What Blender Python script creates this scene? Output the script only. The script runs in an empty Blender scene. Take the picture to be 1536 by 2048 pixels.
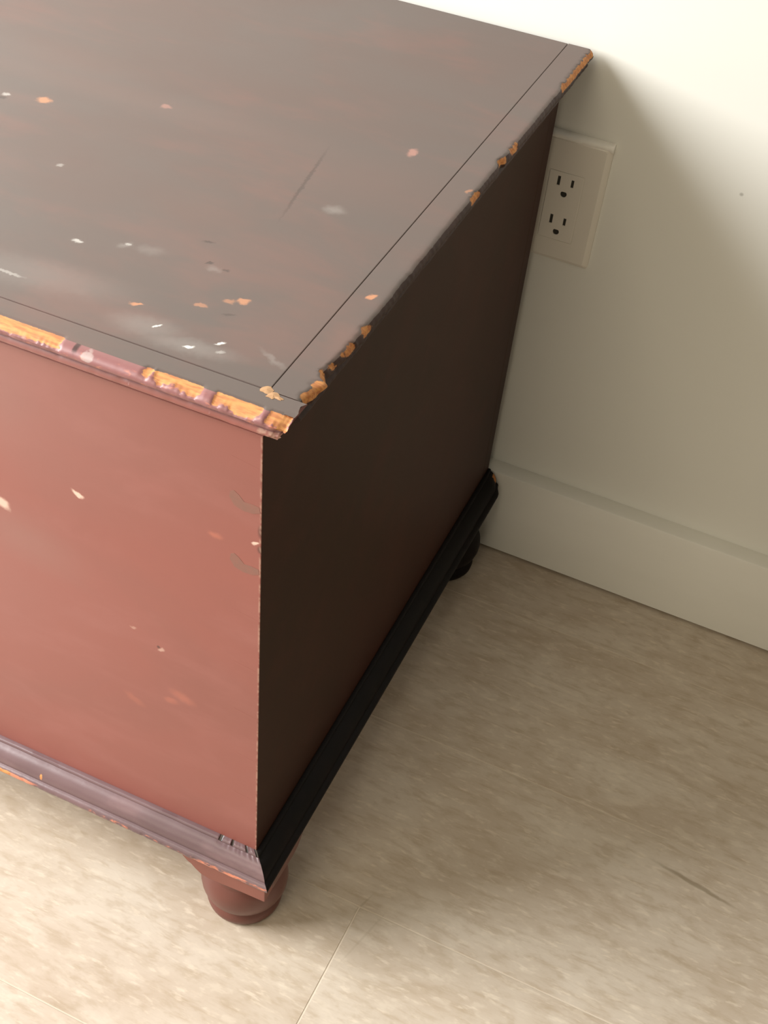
import bpy, bmesh, math, random
from mathutils import Vector, Matrix, noise

scene = bpy.context.scene
random.seed(7)

# ------------------------------------------------------------------ camera
FPX = 2471.04
F = Vector((-0.24701726, 0.63643283, -0.73070906))
R = Vector((0.90105622, 0.42827247, 0.0684133))
U = Vector((-0.35648304, 0.64151068, 0.67925245))
cam_data = bpy.data.cameras.new('camera')
cam = bpy.data.objects.new('camera', cam_data)
scene.collection.objects.link(cam)
cam.matrix_world = Matrix(((R.x, U.x, -F.x, 0.2504), (R.y, U.y, -F.y, -0.4749),
                           (R.z, U.z, -F.z, 1.00602), (0, 0, 0, 1)))
cam_data.sensor_fit = 'VERTICAL'
cam_data.sensor_height = 36.0
cam_data.lens = FPX / 2048 * 36.0
cam_data.shift_x = (768 - 715.735) / 2048
cam_data.shift_y = (1191.309 - 1024) / 2048
cam_data.clip_start = 0.02
scene.camera = cam

# ------------------------------------------------------------------ light
scene.view_settings.view_transform = 'Standard'
scene.view_settings.look = 'None'
scene.view_settings.gamma = 1.0
scene.view_settings.use_curve_mapping = False
scene.view_settings.exposure = 0.0

world = bpy.data.worlds.new('room_ambient')
scene.world = world
world.use_nodes = True
bg = world.node_tree.nodes['Background']
bg.inputs[0].default_value = (1.0, 0.86, 0.66, 1)
bg.inputs[1].default_value = 0.11


def area_light(name, loc, target, sx, sy, power, color):
    d = bpy.data.lights.new(name, 'AREA')
    d.shape = 'RECTANGLE'
    d.size, d.size_y = sx, sy
    d.energy = power
    d.color = color
    o = bpy.data.objects.new(name, d)
    o.location = loc
    o.rotation_euler = (Vector(target) - Vector(loc)).to_track_quat('-Z', 'Y').to_euler()
    scene.collection.objects.link(o)
    return o


# daylight from the window to the left of the chest, plus two made-up soft fills:
# a broad one in front, a warm one overhead standing in for ceiling bounce
area_light('window_daylight', (-1.72, -0.65, 1.45), (0, 0.05, 0.35), 1.2, 1.15, 112, (1.0, 0.995, 0.985))
area_light('front_fill', (-0.4, -3.6, 1.6), (0, 0.2, 0.3), 2.4, 1.6, 32, (1.0, 0.89, 0.70))
area_light('overhead_fill', (-0.30, -1.5, 2.5), (-0.30, -1.5, 0.0), 1.2, 1.2, 20, (1.0, 0.86, 0.64))

# ------------------------------------------------------------------ measures (metres, chest coordinates)
PSI = 0.01059
D = 0.5409          # depth of the box
WID = 1.10          # width of the box (left end is out of frame)
ZB, ZL, ZT = 0.1190, 0.5575, 0.5772
Z0 = 0.0965         # underside of the box
WALL_Y, BB_T, BB_H = 0.5633, 0.0191, 0.1144
LX0 = -WID - 0.018  # left end of the lid


# ------------------------------------------------------------------ node helpers
class NT:
    def __init__(self, name):
        self.m = bpy.data.materials.new(name)
        self.m.use_nodes = True
        self.t = self.m.node_tree
        self.t.nodes.clear()
        self.out = self.t.nodes.new('ShaderNodeOutputMaterial')
        self.b = self.t.nodes.new('ShaderNodeBsdfPrincipled')
        self.t.links.new(self.b.outputs[0], self.out.inputs[0])

    def n(self, kind):
        return self.t.nodes.new(kind)

    def put(self, sock, v):
        if v is None:
            return
        if hasattr(v, 'links') or isinstance(v, bpy.types.NodeSocket):
            self.t.links.new(v, sock)
        elif isinstance(v, (tuple, list)) and len(v) == 3 and sock.type == 'RGBA':
            sock.default_value = (*v, 1)
        elif isinstance(v, float) and sock.type == 'RGBA':
            sock.default_value = (v, v, v, 1)
        else:
            sock.default_value = v

    def math(self, op, a, b=None, c=None, clamp=False):
        n = self.n('ShaderNodeMath')
        n.operation = op
        n.use_clamp = clamp
        self.put(n.inputs[0], a)
        self.put(n.inputs[1], b)
        self.put(n.inputs[2], c)
        return n.outputs[0]

    def vmath(self, op, a, b=None):
        n = self.n('ShaderNodeVectorMath')
        n.operation = op
        self.put(n.inputs[0], a)
        self.put(n.inputs[1], b)
        return n.outputs[0]

    def coord(self, kind='Object'):
        return self.n('ShaderNodeTexCoord').outputs[kind]

    def mapping(self, v, scale=(1, 1, 1), loc=(0, 0, 0), rot=(0, 0, 0)):
        n = self.n('ShaderNodeMapping')
        self.put(n.inputs['Vector'], v)
        n.inputs['Scale'].default_value = scale
        n.inputs['Location'].default_value = loc
        n.inputs['Rotation'].default_value = rot
        return n.outputs[0]

    def noise(self, v, scale, detail=4, rough=0.55, dist=0.0, color=False):
        n = self.n('ShaderNodeTexNoise')
        self.put(n.inputs['Vector'], v)
        n.inputs['Scale'].default_value = scale
        n.inputs['Detail'].default_value = detail
        n.inputs['Roughness'].default_value = rough
        n.inputs['Distortion'].default_value = dist
        return n.outputs['Color' if color else 'Fac']

    def ramp(self, f, lo, hi, a=0.0, b=1.0):
        n = self.n('ShaderNodeMapRange')
        n.interpolation_type = 'SMOOTHSTEP'
        self.put(n.inputs[0], f)
        n.inputs[1].default_value = lo
        n.inputs[2].default_value = hi
        n.inputs[3].default_value = a
        n.inputs[4].default_value = b
        return n.outputs[0]

    def mix(self, f, a, b):
        n = self.n('ShaderNodeMix')
        n.data_type = 'RGBA'
        self.put(n.inputs[0], f)
        self.put(n.inputs[6], a)
        self.put(n.inputs[7], b)
        return n.outputs[2]

    def sep(self, v):
        n = self.n('ShaderNodeSeparateXYZ')
        self.put(n.inputs[0], v)
        return n.outputs

    def attr(self, name):
        n = self.n('ShaderNodeAttribute')
        n.attribute_name = name
        return n.outputs['Fac']

    def bump(self, h, strength=0.2, dist=0.001):
        n = self.n('ShaderNodeBump')
        n.inputs['Strength'].default_value = strength
        n.inputs['Distance'].default_value = dist
        self.put(n.inputs['Height'], h)
        self.put(self.b.inputs['Normal'], n.outputs[0])

    def spots(self, u, v, items, soft=0.35):
        """worn spots of their own shape, and the painted sheen: items = (u, v, ru, rv, angle, weight)"""
        total = None
        for (cu, cv, ru, rv, ang, w) in items:
            du = self.math('SUBTRACT', u, cu)
            dv = self.math('SUBTRACT', v, cv)
            c, s = math.cos(ang), math.sin(ang)
            a = self.math('ADD', self.math('MULTIPLY', du, c / ru), self.math('MULTIPLY', dv, s / ru))
            b = self.math('ADD', self.math('MULTIPLY', du, -s / rv), self.math('MULTIPLY', dv, c / rv))
            r = self.math('SQRT', self.math('ADD', self.math('MULTIPLY', a, a), self.math('MULTIPLY', b, b)))
            k = self.ramp(r, 1 - soft, 1 + soft, w, 0.0)
            total = k if total is None else self.math('MAXIMUM', total, k)
        return total

    def finish(self, color, rough, spec=0.5, coat=0.0, coat_rough=0.2):
        self.put(self.b.inputs['Base Color'], color)
        self.put(self.b.inputs['Roughness'], rough)
        self.put(self.b.inputs['Specular IOR Level'], spec)
        self.put(self.b.inputs['Coat Weight'], coat)
        self.put(self.b.inputs['Coat Roughness'], coat_rough)
        return self.m


RAW = (0.56, 0.215, 0.055)


# ------------------------------------------------------------------ materials
def mat_wall():
    t = NT('white_wall_paint')
    p = t.coord('Object')
    f = t.noise(p, 3.0, 3)
    col = t.mix(f, (0.75, 0.745, 0.69), (0.78, 0.775, 0.72))
    x, y, z = t.sep(p)
    sp = t.spots(x, z, [(0.1623, 0.4869, 0.0016, 0.0014, 0, 0.6)], 0.6)
    col = t.mix(sp, col, (0.30, 0.29, 0.25))
    t.bump(t.noise(p, 260.0, 2), 0.06, 0.0006)
    return t.finish(col, 0.55, 0.3)


def mat_trim():
    t = NT('white_trim_paint')
    p = t.coord('Object')
    f = t.noise(t.mapping(p, (2, 8, 8)), 5.0, 3)
    col = t.mix(f, (0.76, 0.75, 0.69), (0.80, 0.79, 0.73))
    t.bump(t.noise(t.mapping(p, (6, 60, 60)), 5.0, 2), 0.05, 0.0006)
    return t.finish(col, 0.42, 0.4)


def mat_floor():
    t = NT('pale_wood_look_plank')
    g = t.n('ShaderNodeNewGeometry').outputs['Position']
    rnd = t.n('ShaderNodeObjectInfo').outputs['Random']
    off = t.n('ShaderNodeCombineXYZ')
    t.put(off.inputs[0], t.math('MULTIPLY', rnd, 13.0))
    t.put(off.inputs[1], t.math('MULTIPLY', rnd, 7.0))
    p = t.vmath('ADD', g, off.outputs[0])
    warp = t.noise(t.mapping(p, (5, 12, 1)), 1.5, 2, color=True)
    pw = t.vmath('ADD', p, t.vmath('MULTIPLY', warp, (0.02, 0.012, 0)))
    streak = t.noise(t.mapping(pw, (14, 75, 1)), 1.6, 4, 0.62)
    fleck = t.noise(t.mapping(pw, (34, 120, 1)), 1.5, 3, 0.6)
    blot = t.noise(t.mapping(pw, (5, 11, 1)), 1.5, 4, 0.6)
    fine = t.noise(t.mapping(pw, (60, 420, 1)), 1.5, 2, 0.5)
    a = t.ramp(blot, 0.33, 0.68)
    col = t.mix(a, (0.485, 0.40, 0.31), (0.575, 0.50, 0.41))
    col = t.mix(t.ramp(streak, 0.48, 0.72, 0, 0.55), col, (0.39, 0.30, 0.205))
    mott = t.noise(t.mapping(pw, (42, 85, 1)), 1.0, 3, 0.6)
    col = t.mix(t.ramp(mott, 0.5, 0.68, 0, 0.45), col, (0.40, 0.315, 0.22))
    col = t.mix(t.ramp(mott, 0.46, 0.32, 0, 0.40), col, (0.66, 0.58, 0.47))
    col = t.mix(t.ramp(fleck, 0.54, 0.74, 0, 0.6), col, (0.70, 0.61, 0.49))
    col = t.mix(t.ramp(fine, 0.55, 0.8, 0, 0.16), col, (0.36, 0.28, 0.18))
    x, y, z = t.sep(g)
    # dark knot streak and stray scuffs in the printed grain
    wob = t.math('MULTIPLY', t.math('SUBTRACT', t.noise(g, 60, 2), 0.5), 0.004)
    yy = t.math('ADD', y, wob)
    dk = t.spots(x, yy, [(0.345, 0.222, 0.036, 0.0022, -0.16, 0.6), (0.078, 0.060, 0.0010, 0.012, -0.3, 0.22),
                         (0.092, 0.03, 0.001, 0.03, -0.25, 0.12)], 0.5)
    col = t.mix(dk, col, (0.20, 0.15, 0.08))
    t.bump(t.math('ADD', streak, t.math('MULTIPLY', fleck, 0.6)), 0.10, 0.0008)
    return t.finish(col, t.ramp(streak, 0.3, 0.7, 0.42, 0.55), 0.4)


def mat_joint():
    t = NT('pale_floor_joint')
    p = t.coord('Object')
    col = t.mix(t.noise(p, 30, 3), (0.57, 0.49, 0.39), (0.66, 0.58, 0.47))
    return t.finish(col, 0.8, 0.2)


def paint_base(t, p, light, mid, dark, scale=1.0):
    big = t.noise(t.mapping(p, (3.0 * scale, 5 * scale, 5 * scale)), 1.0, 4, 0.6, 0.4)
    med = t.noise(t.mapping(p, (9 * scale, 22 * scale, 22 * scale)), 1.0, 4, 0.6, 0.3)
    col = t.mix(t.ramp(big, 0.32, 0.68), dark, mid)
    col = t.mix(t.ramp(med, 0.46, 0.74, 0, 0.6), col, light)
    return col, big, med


def mat_front():
    t = NT('salmon_red_paint')
    p = t.coord('Object')
    col, big, med = paint_base(t, p, (0.325, 0.118, 0.100), (0.300, 0.097, 0.077), (0.262, 0.089, 0.071))
    x, y, z = t.sep(p)
    wob = t.math('MULTIPLY', t.math('SUBTRACT', t.noise(p, 160, 3), 0.5), 0.006)
    wz = t.math('MULTIPLY', t.math('SUBTRACT', t.noise(t.vmath('ADD', p, (3, 1, 2)), 160, 3), 0.5), 0.006)
    u, v = t.math('ADD', x, wob), t.math('ADD', z, wz)
    grey = t.spots(u, v, [(-0.183, 0.388, 0.035, 0.018, -0.2, 0.18), (-0.2, 0.51, 0.03, 0.03, 0.4, 0.15)], 0.9)
    col = t.mix(grey, col, (0.27, 0.20, 0.17))
    sheen_patch = t.spots(u, v, [(-0.24, 0.56, 0.14, 0.09, -0.2, 0.55), (-0.33, 0.36, 0.16, 0.10, 0.0, 0.4)], 0.95)  # pale sheen of the upper left painted into the colour
    col = t.mix(sheen_patch, col, (0.30, 0.155, 0.14))
    red = t.spots(u, v, [(-0.1055, 0.2564, 0.008, 0.0032, -0.5, 0.25), (-0.063, 0.2835, 0.009, 0.004, -0.3, 0.35),
                         (-0.0325, 0.4648, 0.004, 0.0022, 0, 0.5), (-0.073, 0.274, 0.005, 0.003, 0, 0.35)], 0.7)
    col = t.mix(red, col, (0.52, 0.17, 0.11))
    pale = t.spots(u, v, [(-0.1341, 0.4539, 0.0042, 0.0019, -0.5, 0.9), (-0.1984, 0.4174, 0.006, 0.0042, -0.6, 0.8),
                          (-0.0787, 0.3289, 0.0028, 0.0016, 0.3, 0.4), (-0.101, 0.3415, 0.003, 0.0012, 0, 0.25),
                          (-0.0045, 0.4708, 0.0026, 0.0012, 0.5, 0.9)], 0.45)
    col = t.mix(pale, col, (0.80, 0.58, 0.47))
    dk = t.spots(x, z, [(-0.0807, 0.3309, 0.0012, 0.0014, 0, 0.8), (-0.0006, 0.4665, 0.0022, 0.003, 0, 0.7),
                        (-0.0006, 0.482, 0.002, 0.005, 0, 0.6)], 0.5)
    col = t.mix(dk, col, (0.07, 0.03, 0.025))
    # rubbed corner edge
    edge = t.math('MULTIPLY', t.ramp(x, -0.0022, -0.0004), t.ramp(t.noise(p, 190, 3), 0.42, 0.62))
    col = t.mix(t.math('MULTIPLY', edge, 0.7), col, (0.52, 0.33, 0.25))
    t.bump(t.math('ADD', med, t.math('MULTIPLY', t.noise(p, 120, 3), 0.4)), 0.10, 0.0012)
    return t.finish(col, t.ramp(big, 0.3, 0.7, 0.36, 0.48), 0.5)


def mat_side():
    t = NT('red_brown_baked_shade')
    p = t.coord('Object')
    col, big, med = paint_base(t, p, (0.054, 0.0165, 0.0098), (0.043, 0.0135, 0.0078), (0.034, 0.0135, 0.007), 0.8)  # darker than the front paint: the side's shade is put into the colour
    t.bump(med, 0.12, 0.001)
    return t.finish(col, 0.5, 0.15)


def mat_top():
    t = NT('worn_brown_lid_paint')
    p = t.coord('Object')
    col, big, med = paint_base(t, p, (0.168, 0.089, 0.073), (0.128, 0.086, 0.073), (0.108, 0.082, 0.072), 0.9)
    x, y, z = t.sep(p)
    wob = t.math('MULTIPLY', t.math('SUBTRACT', t.noise(p, 170, 3), 0.5), 0.007)
    wy = t.math('MULTIPLY', t.math('SUBTRACT', t.noise(t.vmath('ADD', p, (3, 1, 2)), 170, 3), 0.5), 0.007)
    u, v = t.math('ADD', x, wob), t.math('ADD', y, wy)
    # faint reddish rub-through patches and hazy smears
    rub = t.spots(u, v, [(-0.24, 0.275, 0.16, 0.014, 0.02, 0.35), (-0.06, 0.255, 0.05, 0.03, 0.3, 0.3),
                         (-0.02, 0.10, 0.018, 0.02, 0.2, 0.35), (0.010, 0.080, 0.008, 0.016, 0.25, 0.75),
                         (-0.13, 0.16, 0.03, 0.02, 0, 0.25), (-0.33, 0.30, 0.05, 0.02, 0, 0.3)], 0.9)
    col = t.mix(t.math('MULTIPLY', rub, 0.7), col, (0.18, 0.094, 0.074))
    haze = t.spots(u, v, [(-0.0954, 0.0335, 0.018, 0.008, 0.1, 0.5), (-0.064, 0.029, 0.024, 0.006, 0.12, 0.55),
                          (-0.185, 0.045, 0.05, 0.013, 0.15, 0.32), (-0.1355, 0.1041, 0.008, 0.004, 0.2, 0.35),
                          (-0.0166, 0.0422, 0.009, 0.0018, -0.45, 0.55), (-0.1518, 0.101, 0.004, 0.0022, 0.7, 0.6),
                          (-0.0572, 0.2088, 0.006, 0.0045, 0.3, 0.7), (-0.0905, 0.106, 0.004, 0.0026, 0, 0.5),
                          (-0.15, 0.045, 0.012, 0.007, 0.4, 0.25)], 0.8)
    col = t.mix(t.math('MULTIPLY', haze, 0.6), col, (0.30, 0.27, 0.25))
    nx = t.math('MULTIPLY', t.math('SUBTRACT', t.noise(p, 420, 2), 0.5), 0.0035)
    ny = t.math('MULTIPLY', t.math('SUBTRACT', t.noise(t.vmath('ADD', p, (5, 2, 1)), 420, 2), 0.5), 0.0035)
    x, y = t.math('ADD', x, nx), t.math('ADD', y, ny)
    white = t.spots(x, y, [(-0.0895, 0.0368, 0.0030, 0.0008, 0.9, 0.9), (-0.0635, 0.0282, 0.0030, 0.0011, 0.5, 0.9),
                           (-0.0495, 0.0400, 0.0030, 0.0009, 0.8, 1.0), (-0.0455, 0.0325, 0.0026, 0.0010, 0.6, 0.25),
                           (-0.1794, 0.0897, 0.0034, 0.0017, 0.1, 0.45), (-0.1505, 0.1030, 0.0020, 0.0012, 0.4, 0.3),
                           (-0.195, 0.039, 0.010, 0.0012, 0.0, 0.22), (-0.2422, 0.1634, 0.0026, 0.0018, 0.8, 0.22),
                           (-0.3329, 0.2290, 0.003, 0.0022, 0, 0.35)], 0.5)
    col = t.mix(white, col, (0.80, 0.78, 0.73))
    orange = t.spots(u, v, [(-0.3051, 0.2361, 0.005, 0.0042, 0, 0.7), (-0.1119, 0.0495, 0.0042, 0.0014, 0.35, 0.75),
                            (-0.0783, 0.0682, 0.0036, 0.0014, 0.25, 0.45), (-0.0582, 0.0843, 0.0040, 0.0024, 0.4, 0.7),
                            (-0.0650, 0.0800, 0.0035, 0.0020, 0.3, 0.45), (0.0068, 0.1285, 0.0018, 0.0034, -0.6, 0.85),
                            (0.0126, 0.2806, 0.0013, 0.0035, -0.3, 0.5)], 0.4)
    col = t.mix(orange, col, (0.56, 0.25, 0.125))
    pink = t.spots(u, v, [(-0.0431, 0.3099, 0.003, 0.006, 0, 0.6), (-0.226, 0.275, 0.004, 0.003, 0, 0.4)], 0.5)
    col = t.mix(pink, col, (0.50, 0.24, 0.19))
    dk = t.spots(x, y, [(-0.1086, 0.1314, 0.0036, 0.0011, 0.35, 0.7), (-0.0961, 0.1106, 0.0024, 0.0014, 0.6, 0.8),
                        (-0.0835, 0.1083, 0.0024, 0.0013, 0.3, 0.7), (-0.0589, 0.0676, 0.0040, 0.0010, 0.45, 0.55),
                        (-0.3321, 0.2232, 0.003, 0.002, 0.3, 0.7), (-0.0896, 0.2315, 0.0013, 0.044, 0.139, 0.55)], 0.5)
    col = t.mix(dk, col, (0.055, 0.035, 0.03))
    # raw wood where the edge strips are chipped
    grit = t.math('MULTIPLY', t.math('SUBTRACT', t.noise(t.mapping(p, (260, 520, 520)), 1.0, 4, 0.65), 0.5), 1.3)
    chip = t.ramp(t.math('ADD', t.attr('chip'), t.math('MULTIPLY', grit, t.ramp(t.attr('chip'), 0.0, 0.25))), 0.38, 0.72)
    raw = t.mix(t.ramp(t.noise(t.mapping(p, (60, 300, 300)), 1.5, 4), 0.35, 0.65), (0.44, 0.165, 0.06), (0.62, 0.285, 0.095))
    col = t.mix(chip, col, raw)
    hgt = t.math('SUBTRACT', t.math('ADD', t.math('MULTIPLY', med, 0.5), t.math('MULTIPLY', t.noise(p, 90, 3), 0.3)), dk)
    t.bump(hgt, 0.10, 0.0012)
    rough = t.mix(chip, t.ramp(big, 0.3, 0.7, 0.40, 0.52), 0.7)
    return t.finish(col, rough, 0.5)


def mat_moulding(name, light, mid, dark, rough, spec=0.5):
    t = NT(name)
    p = t.coord('Object')
    col, big, med = paint_base(t, p, light, mid, dark, 2.0)
    x, y, z = t.sep(p)
    worn = t.attr('worn')
    w = t.ramp(t.math('ADD', worn, t.math('MULTIPLY', t.math('SUBTRACT', t.noise(t.mapping(p, (120, 300, 300)), 1.2, 3), 0.5), 0.9)), 0.4, 0.65)
    col = t.mix(w, col, (0.62, 0.22, 0.13))
    grit = t.math('MULTIPLY', t.math('SUBTRACT', t.noise(t.mapping(p, (260, 520, 520)), 1.0, 4, 0.65), 0.5), 1.3)
    chip = t.ramp(t.math('ADD', t.attr('chip'), t.math('MULTIPLY', grit, t.ramp(t.attr('chip'), 0.0, 0.25))), 0.38, 0.72)
    raw = t.mix(t.ramp(t.noise(t.mapping(p, (60, 300, 300)), 1.5, 4), 0.35, 0.65), (0.44, 0.165, 0.06), (0.62, 0.285, 0.095))
    col = t.mix(chip, col, raw)
    sc = t.ramp(t.math('ADD', t.attr('scuff'), t.math('MULTIPLY', t.math('SUBTRACT', t.noise(p, 500, 2), 0.5), 0.6)), 0.35, 0.7, 0, 0.6)
    col = t.mix(sc, col, (0.50, 0.42, 0.39))
    hole = t.attr('hole')
    col = t.mix(hole, col, (0.02, 0.013, 0.01))
    t.bump(t.math('ADD', med, t.math('MULTIPLY', t.noise(p, 200, 3), 0.5)), 0.15, 0.001)
    return t.finish(col, t.mix(chip, rough, 0.7), spec)


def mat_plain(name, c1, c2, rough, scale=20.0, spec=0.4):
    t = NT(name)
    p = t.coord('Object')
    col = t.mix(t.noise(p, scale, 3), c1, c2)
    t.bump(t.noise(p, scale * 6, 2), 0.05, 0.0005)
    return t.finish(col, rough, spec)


M_WALL, M_TRIM, M_FLOOR, M_JOINT = mat_wall(), mat_trim(), mat_floor(), mat_joint()
M_FRONT, M_SIDE, M_TOP = mat_front(), mat_side(), mat_top()
M_NOSE = mat_moulding('rubbed_mauve_red_paint', (0.33, 0.150, 0.145), (0.27, 0.115, 0.112), (0.20, 0.085, 0.085), 0.42)
M_BASE = mat_moulding('dark_mauve_gloss_paint', (0.215, 0.132, 0.134), (0.165, 0.102, 0.106), (0.12, 0.075, 0.078), 0.32)
M_REAR_SHADE = mat_plain('rear_baked_shade', (0.012, 0.008, 0.008), (0.008, 0.006, 0.006), 0.55, 12, 0.12)  # shade around the rear feet and brackets, put into their colour
M_FOOT = mat_plain('red_brown_foot_paint', (0.16, 0.052, 0.038), (0.11, 0.04, 0.03), 0.4, 25, 0.5)
M_BRACKET = mat_plain('rubbed_red_paint', (0.27, 0.088, 0.065), (0.20, 0.068, 0.05), 0.45, 35)
M_DOVE = mat_plain('greyed_end_grain', (0.20, 0.115, 0.09), (0.29, 0.115, 0.09), 0.5, 200)
M_PLATE = mat_plain('white_plastic', (0.74, 0.70, 0.62), (0.77, 0.73, 0.65), 0.35, 8, 0.5)
M_BEAD = mat_plain('chipped_white_paint', (0.93, 0.91, 0.85), (0.84, 0.81, 0.74), 0.6, 120)
M_SLOT = mat_plain('dark_socket', (0.03, 0.027, 0.02), (0.02, 0.018, 0.014), 0.6, 50)
M_INNER = mat_plain('unpainted_pine', (0.45, 0.30, 0.17), (0.38, 0.25, 0.14), 0.7, 15)


# ------------------------------------------------------------------ mesh helpers
def link(name, me, mat, parent=None):
    o = bpy.data.objects.new(name, me)
    scene.collection.objects.link(o)
    if mat and not me.materials:
        me.materials.append(mat)
    if parent:
        o.parent = parent
    return o


def smooth(me, angle=40):
    for f in me.polygons:
        f.use_smooth = True
    me.set_sharp_from_angle(angle=math.radians(angle))


def mesh_from(name, verts, faces, sm=None):
    me = bpy.data.meshes.new(name)
    me.from_pydata([tuple(v) for v in verts], [], faces)
    bm = bmesh.new()
    bm.from_mesh(me)
    bmesh.ops.recalc_face_normals(bm, faces=bm.faces)
    bm.to_mesh(me)
    bm.free()
    me.update()
    if sm:
        smooth(me, sm)
    return me


def box_mesh(name, lo, hi, bevel=0.001, seg=2, pick=None):
    bm = bmesh.new()
    bmesh.ops.create_cube(bm, size=1.0)
    for v in bm.verts:
        v.co = Vector([(lo[i] + hi[i]) / 2 + v.co[i] * (hi[i] - lo[i]) for i in range(3)])
    if bevel:
        bmesh.ops.bevel(bm, geom=[e for e in bm.edges if pick is None or pick((e.verts[0].co + e.verts[1].co) / 2)], offset=bevel, segments=seg, profile=0.5, affect='EDGES')
    me = bpy.data.meshes.new(name)
    bm.to_mesh(me)
    bm.free()
    return me


def prism(name, pts2, to3, a, b, bevel=0.0):
    """closed outline pts2 pushed from a to b; to3(u, v, w) gives the point"""
    bm = bmesh.new()
    lo = [bm.verts.new(to3(u, v, a)) for u, v in pts2]
    hi = [bm.verts.new(to3(u, v, b)) for u, v in pts2]
    n = len(pts2)
    bm.faces.new(lo)
    bm.faces.new(hi[::-1])
    for i in range(n):
        bm.faces.new((lo[i], hi[i], hi[(i + 1) % n], lo[(i + 1) % n]))
    bmesh.ops.recalc_face_normals(bm, faces=bm.faces)
    if bevel:
        bmesh.ops.bevel(bm, geom=[e for e in bm.edges if e.calc_face_angle(0) > 0.6], offset=bevel, segments=2, profile=0.5, affect='EDGES')
    me = bpy.data.meshes.new(name)
    bm.to_mesh(me)
    bm.free()
    return me


def lathe(name, prof, seg=48):
    verts, faces = [], []
    for r, z in prof:
        for k in range(seg):
            a = 2 * math.pi * k / seg
            verts.append((r * math.cos(a), r * math.sin(a), z))
    for i in range(len(prof) - 1):
        for k in range(seg):
            k2 = (k + 1) % seg
            faces.append((i * seg + k, i * seg + k2, (i + 1) * seg + k2, (i + 1) * seg + k))
    faces.append(tuple(range(seg))[::-1])
    faces.append(tuple((len(prof) - 1) * seg + k for k in range(seg)))
    return mesh_from(name, verts, faces, 50)


def sweep(name, prof, stations, place, attrs=None, deform=None, sm=45):
    """prof: closed outline (out, z); place(s, out, z) -> point; attrs: name -> fn(s, out, z)"""
    n = len(prof)
    verts, faces, raw = [], [], []
    for s in stations:
        for (d, z) in prof:
            dd, zz, ss = (d, z, s) if deform is None else deform(s, d, z)
            verts.append(place(ss, dd, zz))
            raw.append((s, d, z))
    for i in range(len(stations) - 1):
        for j in range(n):
            j2 = (j + 1) % n
            faces.append((i * n + j, i * n + j2, (i + 1) * n + j2, (i + 1) * n + j))
    faces.append(tuple(range(n)))
    faces.append(tuple((len(stations) - 1) * n + j for j in range(n))[::-1])
    me = mesh_from(name, verts, faces, sm)
    for an, fn in (attrs or {}).items():
        a = me.attributes.new(an, 'FLOAT', 'POINT')
        a.data.foreach_set('value', [fn(*q) for q in raw])
    return me


def stations(a, b, fine_from, fine, coarse):
    out, s = [], a
    while s < b - 1e-6:
        out.append(s)
        s += fine if s >= fine_from else coarse
    out.append(b)
    return out


def sst(x, lo, hi):
    t = max(0.0, min(1.0, (x - lo) / (hi - lo)))
    return t * t * (3 - 2 * t)


def nz(*c):
    return noise.noise(Vector(c))


def empty(name, loc=(0, 0, 0), rz=0.0):
    o = bpy.data.objects.new(name, None)
    o.empty_display_size = 0.1
    o.location = loc
    o.rotation_euler = (0, 0, rz)
    scene.collection.objects.link(o)
    return o


def struct(o, label, cat):
    o['kind'] = 'structure'
    o['label'] = label
    o['category'] = cat
    return o


# ------------------------------------------------------------------ the room: floor, wall, baseboard
FX0, FX1, FY0 = -1.9, 1.9, -1.9
floor = link('floor', box_mesh('floor', (FX0, FY0, -0.03), (FX1, WALL_Y + 0.1, -0.0004), 0), M_JOINT)
struct(floor, 'pale wood-look plank floor with thin light joints', 'floor')
PW, PL, GAP = 0.2025, 1.20, 0.0012
rows = []
y = 0.258 + PW
k = 0
row_defs = [(0.258 + PW, 0.5525, 0.52), (0.258, 0.258 + PW, -0.36), (0.258 - PW, 0.258, 0.68), (0.258 - 2 * PW, 0.258 - PW, 0.0764)]
for j in range(3, 10):
    row_defs.append((0.258 - j * PW, 0.258 - (j - 1) * PW, [0.42, -0.25, 0.62, 0.18, -0.4, 0.5, 0.0][j - 3]))
for (ya, yb, joint) in row_defs:
    xs = [joint + i * PL for i in range(-3, 4)]
    for i in range(len(xs) - 1):
        a, b = max(xs[i], FX0), min(xs[i + 1], FX1)
        if b - a < 0.02:
            continue
        link('plank', box_mesh('plank', (a + GAP / 2, ya + GAP / 2, -0.009), (b - GAP / 2, yb - GAP / 2, 0.0), 0.0003, 1), M_FLOOR, floor)

wall = link('wall_back', box_mesh('wall_back', (FX0, WALL_Y, -0.03), (FX1, WALL_Y + 0.1, 2.5), 0), M_WALL)
struct(wall, 'plain white painted wall behind the chest', 'wall')
# baseboard: flat board with an eased top edge, standing a hair above the floor
bbp = [(0, 0.0028), (BB_T, 0.0028), (BB_T, BB_H - 0.003), (BB_T - 0.0009, BB_H - 0.0009), (BB_T - 0.003, BB_H), (0.0, BB_H + 0.0006)]
bb = link('baseboard_back', sweep('baseboard_back', bbp, [FX0, 0.0, FX1], lambda s, d, z: (s, WALL_Y - d, z), sm=30), M_TRIM)
struct(bb, 'flat white baseboard along the foot of the wall', 'baseboard')

# ------------------------------------------------------------------ the chest
chest = empty('blanket_chest', (0, 0, 0), PSI)
chest['label'] = 'old red-brown painted blanket chest with worn moulded lid and bun feet'
chest['category'] = 'chest'

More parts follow.
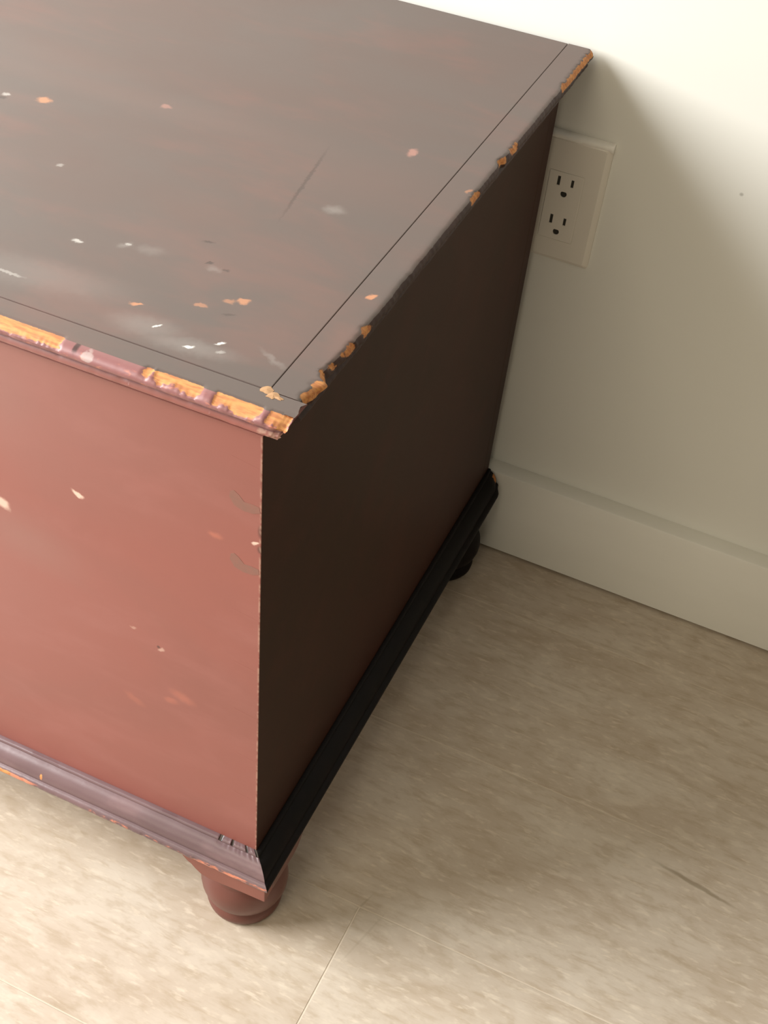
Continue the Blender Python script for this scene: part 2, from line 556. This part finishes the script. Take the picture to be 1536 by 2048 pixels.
front = link('front_panel', box_mesh('front_panel', (-WID, 0, Z0), (0, 0.02, ZL), 0.0007, 2, lambda c: c.y < 0.001), M_FRONT, chest)
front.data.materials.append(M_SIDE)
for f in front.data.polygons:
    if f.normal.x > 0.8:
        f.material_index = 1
front['label'] = 'salmon red painted front board'
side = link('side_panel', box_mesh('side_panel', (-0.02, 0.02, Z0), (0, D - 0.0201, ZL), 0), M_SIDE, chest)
side['label'] = 'side board with its shade painted in'
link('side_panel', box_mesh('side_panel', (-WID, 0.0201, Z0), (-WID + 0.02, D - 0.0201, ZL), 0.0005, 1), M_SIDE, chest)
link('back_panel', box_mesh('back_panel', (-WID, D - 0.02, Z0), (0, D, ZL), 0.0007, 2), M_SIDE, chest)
link('bottom_panel', box_mesh('bottom_panel', (-WID + 0.0201, 0.0201, Z0 + 0.002), (-0.0201, D - 0.0201, Z0 + 0.02), 0), M_INNER, chest)

# dovetail ends that show through the paint along the front corner
for i, z in enumerate([0.5265, 0.5010, 0.4480, 0.3950, 0.3420, 0.2890, 0.2360, 0.1830]):
    h0, h1 = 0.0055, 0.0085
    pts = [(-0.0012, z - h0), (-0.0012, z + h0), (-0.0205, z + h1), (-0.0215, z), (-0.0205, z - h1)]
    grey = i in (1, 2)
    if grey:
        pts = [(-0.0012, z - 0.0035), (-0.002, z + 0.001), (-0.007, z + 0.0015), (-0.012, z + 0.001), (-0.0155, z + 0.005), (-0.0190, z + 0.0075), (-0.0215, z + 0.006), (-0.0222, z + 0.001), (-0.019, z - 0.0045), (-0.013, z - 0.0065), (-0.006, z - 0.006)]
    dv = link('dovetail', prism('dovetail', pts, lambda u, v, w: (u, w, v), 0.004, -0.00004 if not grey else -0.0001, 0), M_DOVE if grey else M_FRONT, chest)
    if grey:
        dv['label'] = 'greyed dovetail end showing through the red paint'

# ---- lid
XS = -0.0047        # seam between lid board and side strip
YS = 0.0153         # seam between lid board and front strip
LR = 0.0185         # outermost edge of the side strip
YR = 0.5533         # back edge of the lid
lid = link('lid', box_mesh('lid', (-WID - XS - 0.0, YS + 0.0006, ZL + 0.0004), (XS - 0.0003, YR, ZT), 0.0005, 2), M_TOP, chest)
lid['label'] = 'worn brown lid board with scratches and scuffs'

# profile of the edge strips: flat top, round nosing, groove, small bead below
H = ZT - ZL - 0.0004


def strip_profile(flat_from, flat_to, nose):
    z0 = ZL + 0.0004
    p = [(flat_from, z0), (flat_from, ZT - 0.0004), (flat_from + 0.0003, ZT)]
    m = 8
    for i in range(1, m):
        p.append((flat_from + (flat_to - flat_from) * i / m, ZT))
    p.append((flat_to, ZT))
    cz = ZT - 0.0048
    for i in range(1, 9):
        a = math.pi / 2 - math.pi * i / 9 * 0.98
        p.append((flat_to + (nose - flat_to) * math.cos(a), cz + 0.0048 * math.sin(a) if a > 0 else cz + 0.0042 * math.sin(a)))
    b = nose - 0.0045
    p += [(b - 0.0012, ZT - 0.0102), (b - 0.0004, ZT - 0.0112), (b + 0.0012, ZT - 0.0128), (b + 0.0012, ZT - 0.0142),
          (b - 0.0005, ZT - 0.0158), (b - 0.003, ZT - 0.0172), (b - 0.0045, z0)]
    return p


# front strip: chips where the nosing is bare wood (x from, x to, top, bottom, depth)
FCH = [(-0.178, -0.128, ZT - 0.0026), (-0.166, -0.150, ZT - 0.0046), (-0.0735, -0.0385, ZT - 0.0018), (-0.030, -0.0015, ZT - 0.0030),
       (0.0025, 0.0135, ZT - 0.0018), (0.012, 0.0185, ZT - 0.006), (-0.30, -0.225, ZT - 0.0025)]


def front_chip(s, d, z):
    if d < 0.0005:
        return 0.0
    best = 0.0
    for (a, b, zb) in FCH:
        w = 0.0035 * nz(s * 90, z * 300, 1.7) + 0.002 * nz(s * 300, z * 500, 4.0)
        m = sst(s + w, a - 0.002, a + 0.002) * (1 - sst(s + w, b - 0.002, b + 0.002))
        zw = 0.0022 * nz(s * 130, 3.1, 0.5) + 0.0012 * nz(s * 420, 1.1, 2.5)
        m *= sst(z + zw, zb - 0.0008, zb + 0.0008)
        best = max(best, m)
    return best


FE = 0.0177         # right end of the front strip


def front_def(s, d, z):
    c = front_chip(s, d, z)
    out = max(0.0, d)
    dd = d - c * 0.0011
    zz = z - c * (0.0008 if z > ZT - 0.0035 else 0.0)
    # small dents, and the battered right end
    dd -= 0.0005 * max(0, nz(s * 140, z * 260, 9.0)) * (1 if d > 0.002 else 0)
    e = sst(s, FE - 0.010, FE)
    if e > 0:
        dd -= e * (0.0016 + 0.0016 * nz(s * 500, z * 700, 2.2)) * (1 if d > 0 else 0)
        zz -= e * 0.0014 * (1 if z > ZT - 0.004 else 0) * sst(d, -0.004, 0.004)
    ss = s
    if s > FE - 1e-5:
        ss = s + 0.0022 * nz(d * 400, z * 500, 5.0)
    # the end is worn back towards its lower edge
    ss -= 0.0105 * sst(s, FE - 0.02, FE) * max(0.0, (ZT - 0.003 - z)) / H
    return dd, zz, ss


fp = strip_profile(-YS, 0.0006, 0.0085)
fstr = link('front_edge_strip', sweep('front_edge_strip', fp, stations(LX0, FE, -0.32, 0.0007, 0.006),
            lambda s, d, z: (s, -d, z), {'chip': front_chip,
                                          'worn': lambda s, d, z: 0.37 if d > 0.001 else 0.0,
                                          'hole': lambda s, d, z: sst(0.0026 - math.hypot(s + 0.1185, (z - ZT + 0.0006)), 0.0006, 0.0014) * (1 if d > 0.0004 else 0) * .8,
                                          'scuff': lambda s, d, z: 0.75 * sst(0.0052 - math.hypot((s + 0.1095) * 0.8, (z - ZT + 0.0022) * 1.6), 0.0, 0.003) * (1 if d > 0.0004 else 0)},
            front_def, 50), M_TOP, lid)
fstr.data.materials.append(M_NOSE)
fstr.data.materials.append(M_FRONT)
for f in fstr.data.polygons:
    c = f.center
    if c.y < -0.0009 or c.z < ZT - 0.006:
        f.material_index = 1
    if c.z < ZT - 0.0108:
        f.material_index = 2
fstr['label'] = 'rounded front edge strip with bare wood chips'

# right side strip
SCH = [(0.017, 0.047, 0.0140), (0.052, 0.060, 0.0162), (0.068, 0.082, 0.0158), (0.092, 0.105, 0.0156), (0.272, 0.285, 0.0160),
       (0.330, 0.342, 0.0160), (0.352, 0.368, 0.0156), (0.470, 0.5545, 0.0157)]


def side_chip(s, d, z):
    if d < 0.012 or z < ZT - 0.0050:
        return 0.0
    best = 0.0
    for (a, b, dmin) in SCH:
        w = 0.004 * nz(s * 90, z * 200, 7.7) + 0.0025 * nz(s * 350, z * 400, 1.7)
        m = sst(s + w, a - 0.003, a + 0.003) * (1 - sst(s + w, b - 0.003, b + 0.003))
        dw = 0.0013 * nz(s * 160, 8.0, 1.0) + 0.0010 * nz(s * 420, 2.0, 1.0)
        m *= sst(d + dw, dmin - 0.0008, dmin + 0.0008)
        best = max(best, m)
    return best


def side_def(s, d, z):
    c = side_chip(s, d, z)
    dd, zz = d, z
    k = sst(d, 0.0095, 0.0165)
    if k > 0:
        dd -= 0.0007 * c + 0.0006 * k * nz(s * 70, 4.0, z * 60) + 0.0004 * k * nz(s * 260, 1.0, z * 200)
        zz -= 0.0006 * c * (1 if z > ZT - 0.004 else 0)
        if z > ZT - 0.009:
            # notch by the middle, lifted splinter close to the front corner
            dd -= k * 0.0024 * sst(s, 0.322, 0.334) * (1 - sst(s, 0.336, 0.340))
            dd -= k * 0.0028 * sst(s, 0.041, 0.047) * (1 - sst(s, 0.050, 0.085))
            dd += k * 0.0036 * sst(s, 0.030, 0.0375) * (1 - sst(s, 0.0385, 0.041)) * sst(z, ZT - 0.006, ZT - 0.002)
            dd -= k * 0.0026 * (1 - sst(s, 0.016, 0.030))
    return dd, zz, s


sp_ = strip_profile(XS, 0.0140, LR)
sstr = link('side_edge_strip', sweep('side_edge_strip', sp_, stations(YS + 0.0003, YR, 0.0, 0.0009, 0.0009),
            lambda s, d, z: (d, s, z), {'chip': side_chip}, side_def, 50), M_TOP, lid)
sstr.data.materials.append(mat_moulding('strip_nose_baked_shade', (0.07, 0.03, 0.022), (0.05, 0.022, 0.016), (0.04, 0.02, 0.015), 0.5, 0.2))  # right-facing nose darkened, its shade painted into the colour
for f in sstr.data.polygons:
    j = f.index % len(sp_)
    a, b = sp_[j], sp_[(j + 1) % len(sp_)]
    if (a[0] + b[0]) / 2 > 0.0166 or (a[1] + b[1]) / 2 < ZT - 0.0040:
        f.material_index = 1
sstr['label'] = 'side edge strip with splintered orange chips'
sp2 = [(-WID - d, z) for d, z in strip_profile(XS, 0.0140, LR)]
link('side_edge_strip', sweep('side_edge_strip', sp2, [YS + 0.0003, 0.2, YR], lambda s, d, z: (d, s, z)), M_TOP, lid)

# bare, flaked wood where the two strips meet
for j, (cx, cy, rx, ry) in enumerate([(-0.0062, 0.0152, 0.0042, 0.0034), (-0.0008, 0.0128, 0.0042, 0.0030), (0.0030, 0.0118, 0.0026, 0.0012)]):
    vs, fs = [(cx, cy, ZT + 0.0007)], []
    for k in range(14):
        a = 2 * math.pi * k / 14
        q = 1 + 0.45 * nz(math.cos(a) * 2 + j * 5, math.sin(a) * 2, 3.3)
        vs.append((cx + rx * q * math.cos(a), cy + ry * q * math.sin(a), ZT + 0.00015))
    for k in range(14):
        a = 2 * math.pi * k / 14
        vs.append((vs[k + 1][0], vs[k + 1][1], ZT - 0.0004))
    for k in range(14):
        k2 = (k + 1) % 14
        fs.append((0, 1 + k, 1 + k2))
        fs.append((1 + k, 15 + k, 15 + k2, 1 + k2))
    fl = link('wood_flake', mesh_from('wood_flake', vs, fs), mat_plain('bare_flaked_wood', (0.50, 0.30, 0.155), (0.36, 0.20, 0.10), 0.7, 260) if j == 0 else bpy.data.materials['bare_flaked_wood'], lid)

# ---- base moulding
BP = [(0.0, Z0 + 0.0004), (0.0, ZB), (0.0030, ZB + 0.0002), (0.0042, ZB - 0.0006), (0.0046, ZB - 0.0016), (0.0046, ZB - 0.0026),
      (0.0062, ZB - 0.0032), (0.0084, ZB - 0.0042), (0.0106, ZB - 0.0058), (0.0126, ZB - 0.0078), (0.0142, ZB - 0.0100), (0.0154, ZB - 0.0124),
      (0.0160, ZB - 0.0144), (0.0160, ZB - 0.0156), (0.0172, ZB - 0.0160), (0.0188, ZB - 0.0166), (0.0200, ZB - 0.0178),
      (0.0206, ZB - 0.0194), (0.0205, ZB - 0.0210), (0.0198, ZB - 0.0222), (0.0185, Z0 + 0.0004)]


def base_worn(s, d, z):
    return 0.62 * sst(d, 0.0186, 0.0200) * (0.5 + 0.9 * max(0, nz(s * 20, 1.0, 2.0) + 0.2))


BCH = [(-0.203, -0.200, 0.0140, 0.0158), (-0.245, -0.230, 0.0198, 0.03)]


def base_chip(s, d, z):
    best = 0
    for a, b, d0, d1 in BCH:
        w = 0.003 * nz(s * 130, d * 300, 6.0)
        best = max(best, sst(s + w, a - .001, a + .001) * (1 - sst(s + w, b - .001, b + .001)) * (1 if d0 < d < d1 else 0))
    return best


def base_hole(s, d, z):
    if d > 0.0045 or z < ZB - 0.002:
        return 0.0
    k = 0.0
    for c, w in ((-0.0315, 0.0022), (-0.0215, 0.0012), (-0.0095, 0.0013), (-0.001, 0.0018)):
        k = max(k, 1 - sst(abs(s - c), w * 0.5, w))
    return k


def base_def(s, d, z):
    dd, zz = d, z
    if d > 0.001:
        dd += 0.0003 * nz(s * 50, z * 100, 1.0)
    if s > -0.04:
        rag = sst(s, -0.036, -0.030)
        if z > ZB - 0.004 and 0.001 < d < 0.0064:
            zz -= rag * (0.0004 + 0.0004 * nz(s * 500, 1.0, 3.0)) + 0.0016 * base_hole(s, d, z)
    if d > 0.0195:
        dd -= 0.0007 * max(0, nz(s * 160, 2.0, 8.0))
    return dd, zz, s


def mitre_front(s, d, z):
    # the last stretch is stretched so the end follows the mitre
    t = sst(s, -0.03, 0.0)
    return (s + d * (1.0 if s >= -1e-6 else t * (1 if s > -0.03 else 0)), -d, z)


bf = link('base_moulding', sweep('base_moulding', BP, stations(-WID, 0.0, -0.34, 0.0007, 0.006), mitre_front,
          {'chip': base_chip, 'worn': base_worn, 'hole': base_hole}, base_def, 38), M_BASE, chest)
bf['label'] = 'glossy mauve front base moulding with rubbed lower edge'
BPE = 0.5405
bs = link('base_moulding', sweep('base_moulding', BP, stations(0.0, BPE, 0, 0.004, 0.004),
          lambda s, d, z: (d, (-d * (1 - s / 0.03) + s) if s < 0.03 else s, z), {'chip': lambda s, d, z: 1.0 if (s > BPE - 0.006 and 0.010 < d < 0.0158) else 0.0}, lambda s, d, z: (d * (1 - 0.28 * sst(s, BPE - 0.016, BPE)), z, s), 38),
          mat_moulding('moulding_baked_shade', (0.012, 0.007, 0.007), (0.008, 0.006, 0.006), (0.006, 0.005, 0.005), 0.55, 0.12), chest)  # shadow on the side moulding painted in as near black
bs['label'] = 'side base moulding with its shade painted in'
link('base_moulding', sweep('base_moulding', [(-d, z) for d, z in BP], [0.0, 0.2, BPE], lambda s, d, z: (-WID + d, s, z)), M_BASE, chest)

# ---- bracket pieces below the moulding at the corners
ZBR = Z0 + 0.0003
BO = [(0.0170, ZBR), (0.0170, 0.0750), (-0.006, 0.0740), (-0.025, 0.0722), (-0.036, 0.0716), (-0.044, 0.0735), (-0.049, 0.0780),
      (-0.053, 0.0830), (-0.0565, 0.0850), (-0.059, 0.0880), (-0.061, 0.0905), (-0.061, ZBR)]
br = link('corner_bracket', prism('corner_bracket', BO, lambda u, v, w: (u, w, v), -0.0172, -0.003, 0.0006), M_BRACKET, chest)
br['label'] = 'rubbed red bracket under the front moulding'
for mirror in (0,):
    link('corner_bracket', prism('corner_bracket', [(-WID - u, v) for u, v in BO], lambda u, v, w: (u, w, v), -0.0172, -0.003, 0.0006), M_BRACKET, chest)
SO = [(-u - 0.0, v) for u, v in BO if u <= 0.001] + [(-0.0025, ZBR), (-0.0025, 0.0750)]
for x0, x1 in ((0.003, 0.0172), (-WID - 0.0172, -WID - 0.003)):
    link('corner_bracket', prism('corner_bracket', SO, lambda u, v, w: (w, u, v), x0, x1, 0.0006), M_FOOT, chest)
    link('corner_bracket', prism('corner_bracket', [(0.5385 - u - 0.0025, v) for u, v in SO], lambda u, v, w: (w, u, v), max(x0, -WID - 0.0135), min(x1, 0.0135), 0.0006), M_REAR_SHADE, chest)

# ---- turned bun feet
FPR = [(0.0290, 0.0), (0.0315, 0.0012), (0.0332, 0.004), (0.0340, 0.0085), (0.0332, 0.0125), (0.0312, 0.0148), (0.0305, 0.0168), (0.0318, 0.0190),
       (0.0358, 0.0245), (0.0378, 0.031), (0.0384, 0.038), (0.0376, 0.045), (0.0354, 0.0515), (0.0322, 0.056), (0.0312, 0.0575), (0.0318, 0.0605),
       (0.0312, 0.0640), (0.0285, 0.0660), (0.0262, 0.0710), (0.0262, Z0 + 0.0003)]
foot_me = lathe('foot', FPR)
foot_back = lathe('foot', FPR)
for i, (fx, fy) in enumerate([(-0.0215, 0.0200), (-0.022, 0.497), (-WID + 0.0215, 0.0200), (-WID + 0.022, 0.497)]):
    ft = link('foot', foot_me if i % 2 == 0 else foot_back, M_FOOT if i % 2 == 0 else M_REAR_SHADE, chest)
    ft.location = (fx, fy, 0)
    ft['label'] = 'turned red-brown bun foot' if i % 2 == 0 else 'bun foot at the back, shade put into its colour'

# ------------------------------------------------------------------ the wall outlet
OX, OZ = 0.0105, 0.4368
PWD, PHT, PT = 0.0715, 0.1222, 0.0062
outlet = empty('wall_outlet', (OX, WALL_Y, OZ))
outlet['label'] = 'white double wall outlet partly hidden behind the chest'
outlet['category'] = 'outlet'
IW, IH, IC = 0.0332, 0.0668, -0.0053   # rectangular insert


def frame_plate():
    # bevelled plate with a rectangular opening for the insert
    def ring(w, h, yy, r, cz=0.0, k=5):
        pts = []
        for (sx, sz, a0) in ((1, 1, 0), (-1, 1, 90), (-1, -1, 180), (1, -1, 270)):
            for i in range(k):
                a = math.radians(a0 + 90 * i / (k - 1))
                pts.append((sx * (w / 2 - r) + r * math.cos(a), yy, cz + sz * (h / 2 - r) + r * math.sin(a)))
        return pts
    rings = [ring(PWD, PHT, 0.0, 0.003), ring(PWD, PHT, -0.0022, 0.003), ring(PWD - 0.003, PHT - 0.003, -0.0042, 0.003),
             ring(PWD - 0.009, PHT - 0.009, -PT, 0.002), ring(IW + 0.0002, IH + 0.0002, -PT, 0.0012, IC), ring(IW + 0.0002, IH + 0.0002, -0.001, 0.0012, IC)]
    n = len(rings[0])
    vs = [v for r in rings for v in r]
    fs = [(i * n + j, i * n + (j + 1) % n, (i + 1) * n + (j + 1) % n, (i + 1) * n + j) for i in range(len(rings) - 1) for j in range(n)]
    return mesh_from('cover_plate', vs, fs, 25)


link('cover_plate', frame_plate(), M_PLATE, outlet)

# insert with real slots (boolean cut)
ins = link('receptacle', box_mesh('receptacle', (-IW / 2, -PT - 0.0005, IC - IH / 2), (IW / 2, -0.0005, IC + IH / 2), 0.0007, 2), M_PLATE, outlet)


def cyl_pts(cx, cz, r, flat):
    pts = []
    for k in range(20):
        a = 2 * math.pi * k / 20
        pts.append((cx + r * math.cos(a), cz + min(r * math.sin(a), flat)))
    return pts


cutters, fills = [], []
for zc in (0.4562 - OZ, 0.4182 - OZ):
    outs = [[(-0.0066 - 0.0014, zc - 0.0044), (-0.0066 + 0.0014, zc - 0.0044), (-0.0066 + 0.0014, zc + 0.0044), (-0.0066 - 0.0014, zc + 0.0044)],
            [(0.0064 - 0.0013, zc - 0.0036), (0.0064 + 0.0013, zc - 0.0036), (0.0064 + 0.0013, zc + 0.0036), (0.0064 - 0.0013, zc + 0.0036)],
            cyl_pts(0.0002, zc - 0.0117, 0.0030, 0.0022)]
    for o2, nm in zip(outs, ('slot', 'slot', 'ground_hole')):
        cutters.append(prism('cut', o2, lambda u, v, w: (u, w, v), -0.012, -0.0028))
        cx = sum(q[0] for q in o2) / len(o2)
        cz_ = sum(q[1] for q in o2) / len(o2)
        grow = [(cx + (u - cx) * 1.15, cz_ + (v - cz_) * 1.08) for u, v in o2]
        fills.append((nm, grow))
bmc = bmesh.new()
for c in cutters:
    bmc.from_mesh(c)
cme = bpy.data.meshes.new('cut_all')
bmc.to_mesh(cme)
bmc.free()
cob = bpy.data.objects.new('cut_all', cme)
scene.collection.objects.link(cob)
cob.parent = outlet
md = ins.modifiers.new('cut', 'BOOLEAN')
md.operation = 'DIFFERENCE'
md.solver = 'EXACT'
md.object = cob
bpy.context.view_layer.update()
dg = bpy.context.evaluated_depsgraph_get()
new_me = bpy.data.meshes.new_from_object(ins.evaluated_get(dg))
ins.modifiers.clear()
ins.data = new_me
bpy.data.objects.remove(cob)
for nm, g in fills:
    # dark metal-lined recess at the back of each slot
    link(nm, prism(nm, g, lambda u, v, w: (u, w, v), -0.0060, -0.0022), M_SLOT, ins)

# rough bead of chipped paint on the plate's top edge
bead_prof = []
vs, fs = [], []
N = 60
for i in range(N + 1):
    x = -PWD / 2 + 0.001 + (PWD - 0.0005) * i / N
    w = 0.0022 + 0.0011 * nz(x * 160, 1.0, 0.0) + (0.0012 if i > N - 3 else 0)
    for (dy, dz) in ((0.0, -0.001), (-0.0052, -0.0022 - w * 0.8), (-0.0064, -0.0012 - w * 0.6), (-0.0056, 0.0004), (-0.0030, 0.0012 + w * 0.25), (0.0, 0.0014 + w * 0.3)):
        vs.append((x, dy - 0.0004 * nz(x * 240, dz * 900, 4.0) if dy else 0.0, PHT / 2 + dz + 0.0004 * nz(x * 260, dy * 900, 8.0)))
for i in range(N):
    for j in range(6):
        j2 = (j + 1) % 6
        fs.append((i * 6 + j, i * 6 + j2, (i + 1) * 6 + j2, (i + 1) * 6 + j))
fs.append(tuple(range(6)))
fs.append(tuple(N * 6 + j for j in range(6)))
pb = link('paint_bead', mesh_from('paint_bead', vs, fs, 60), M_BEAD, outlet)
pb['label'] = 'rough ridge of chipped white paint on the top edge'
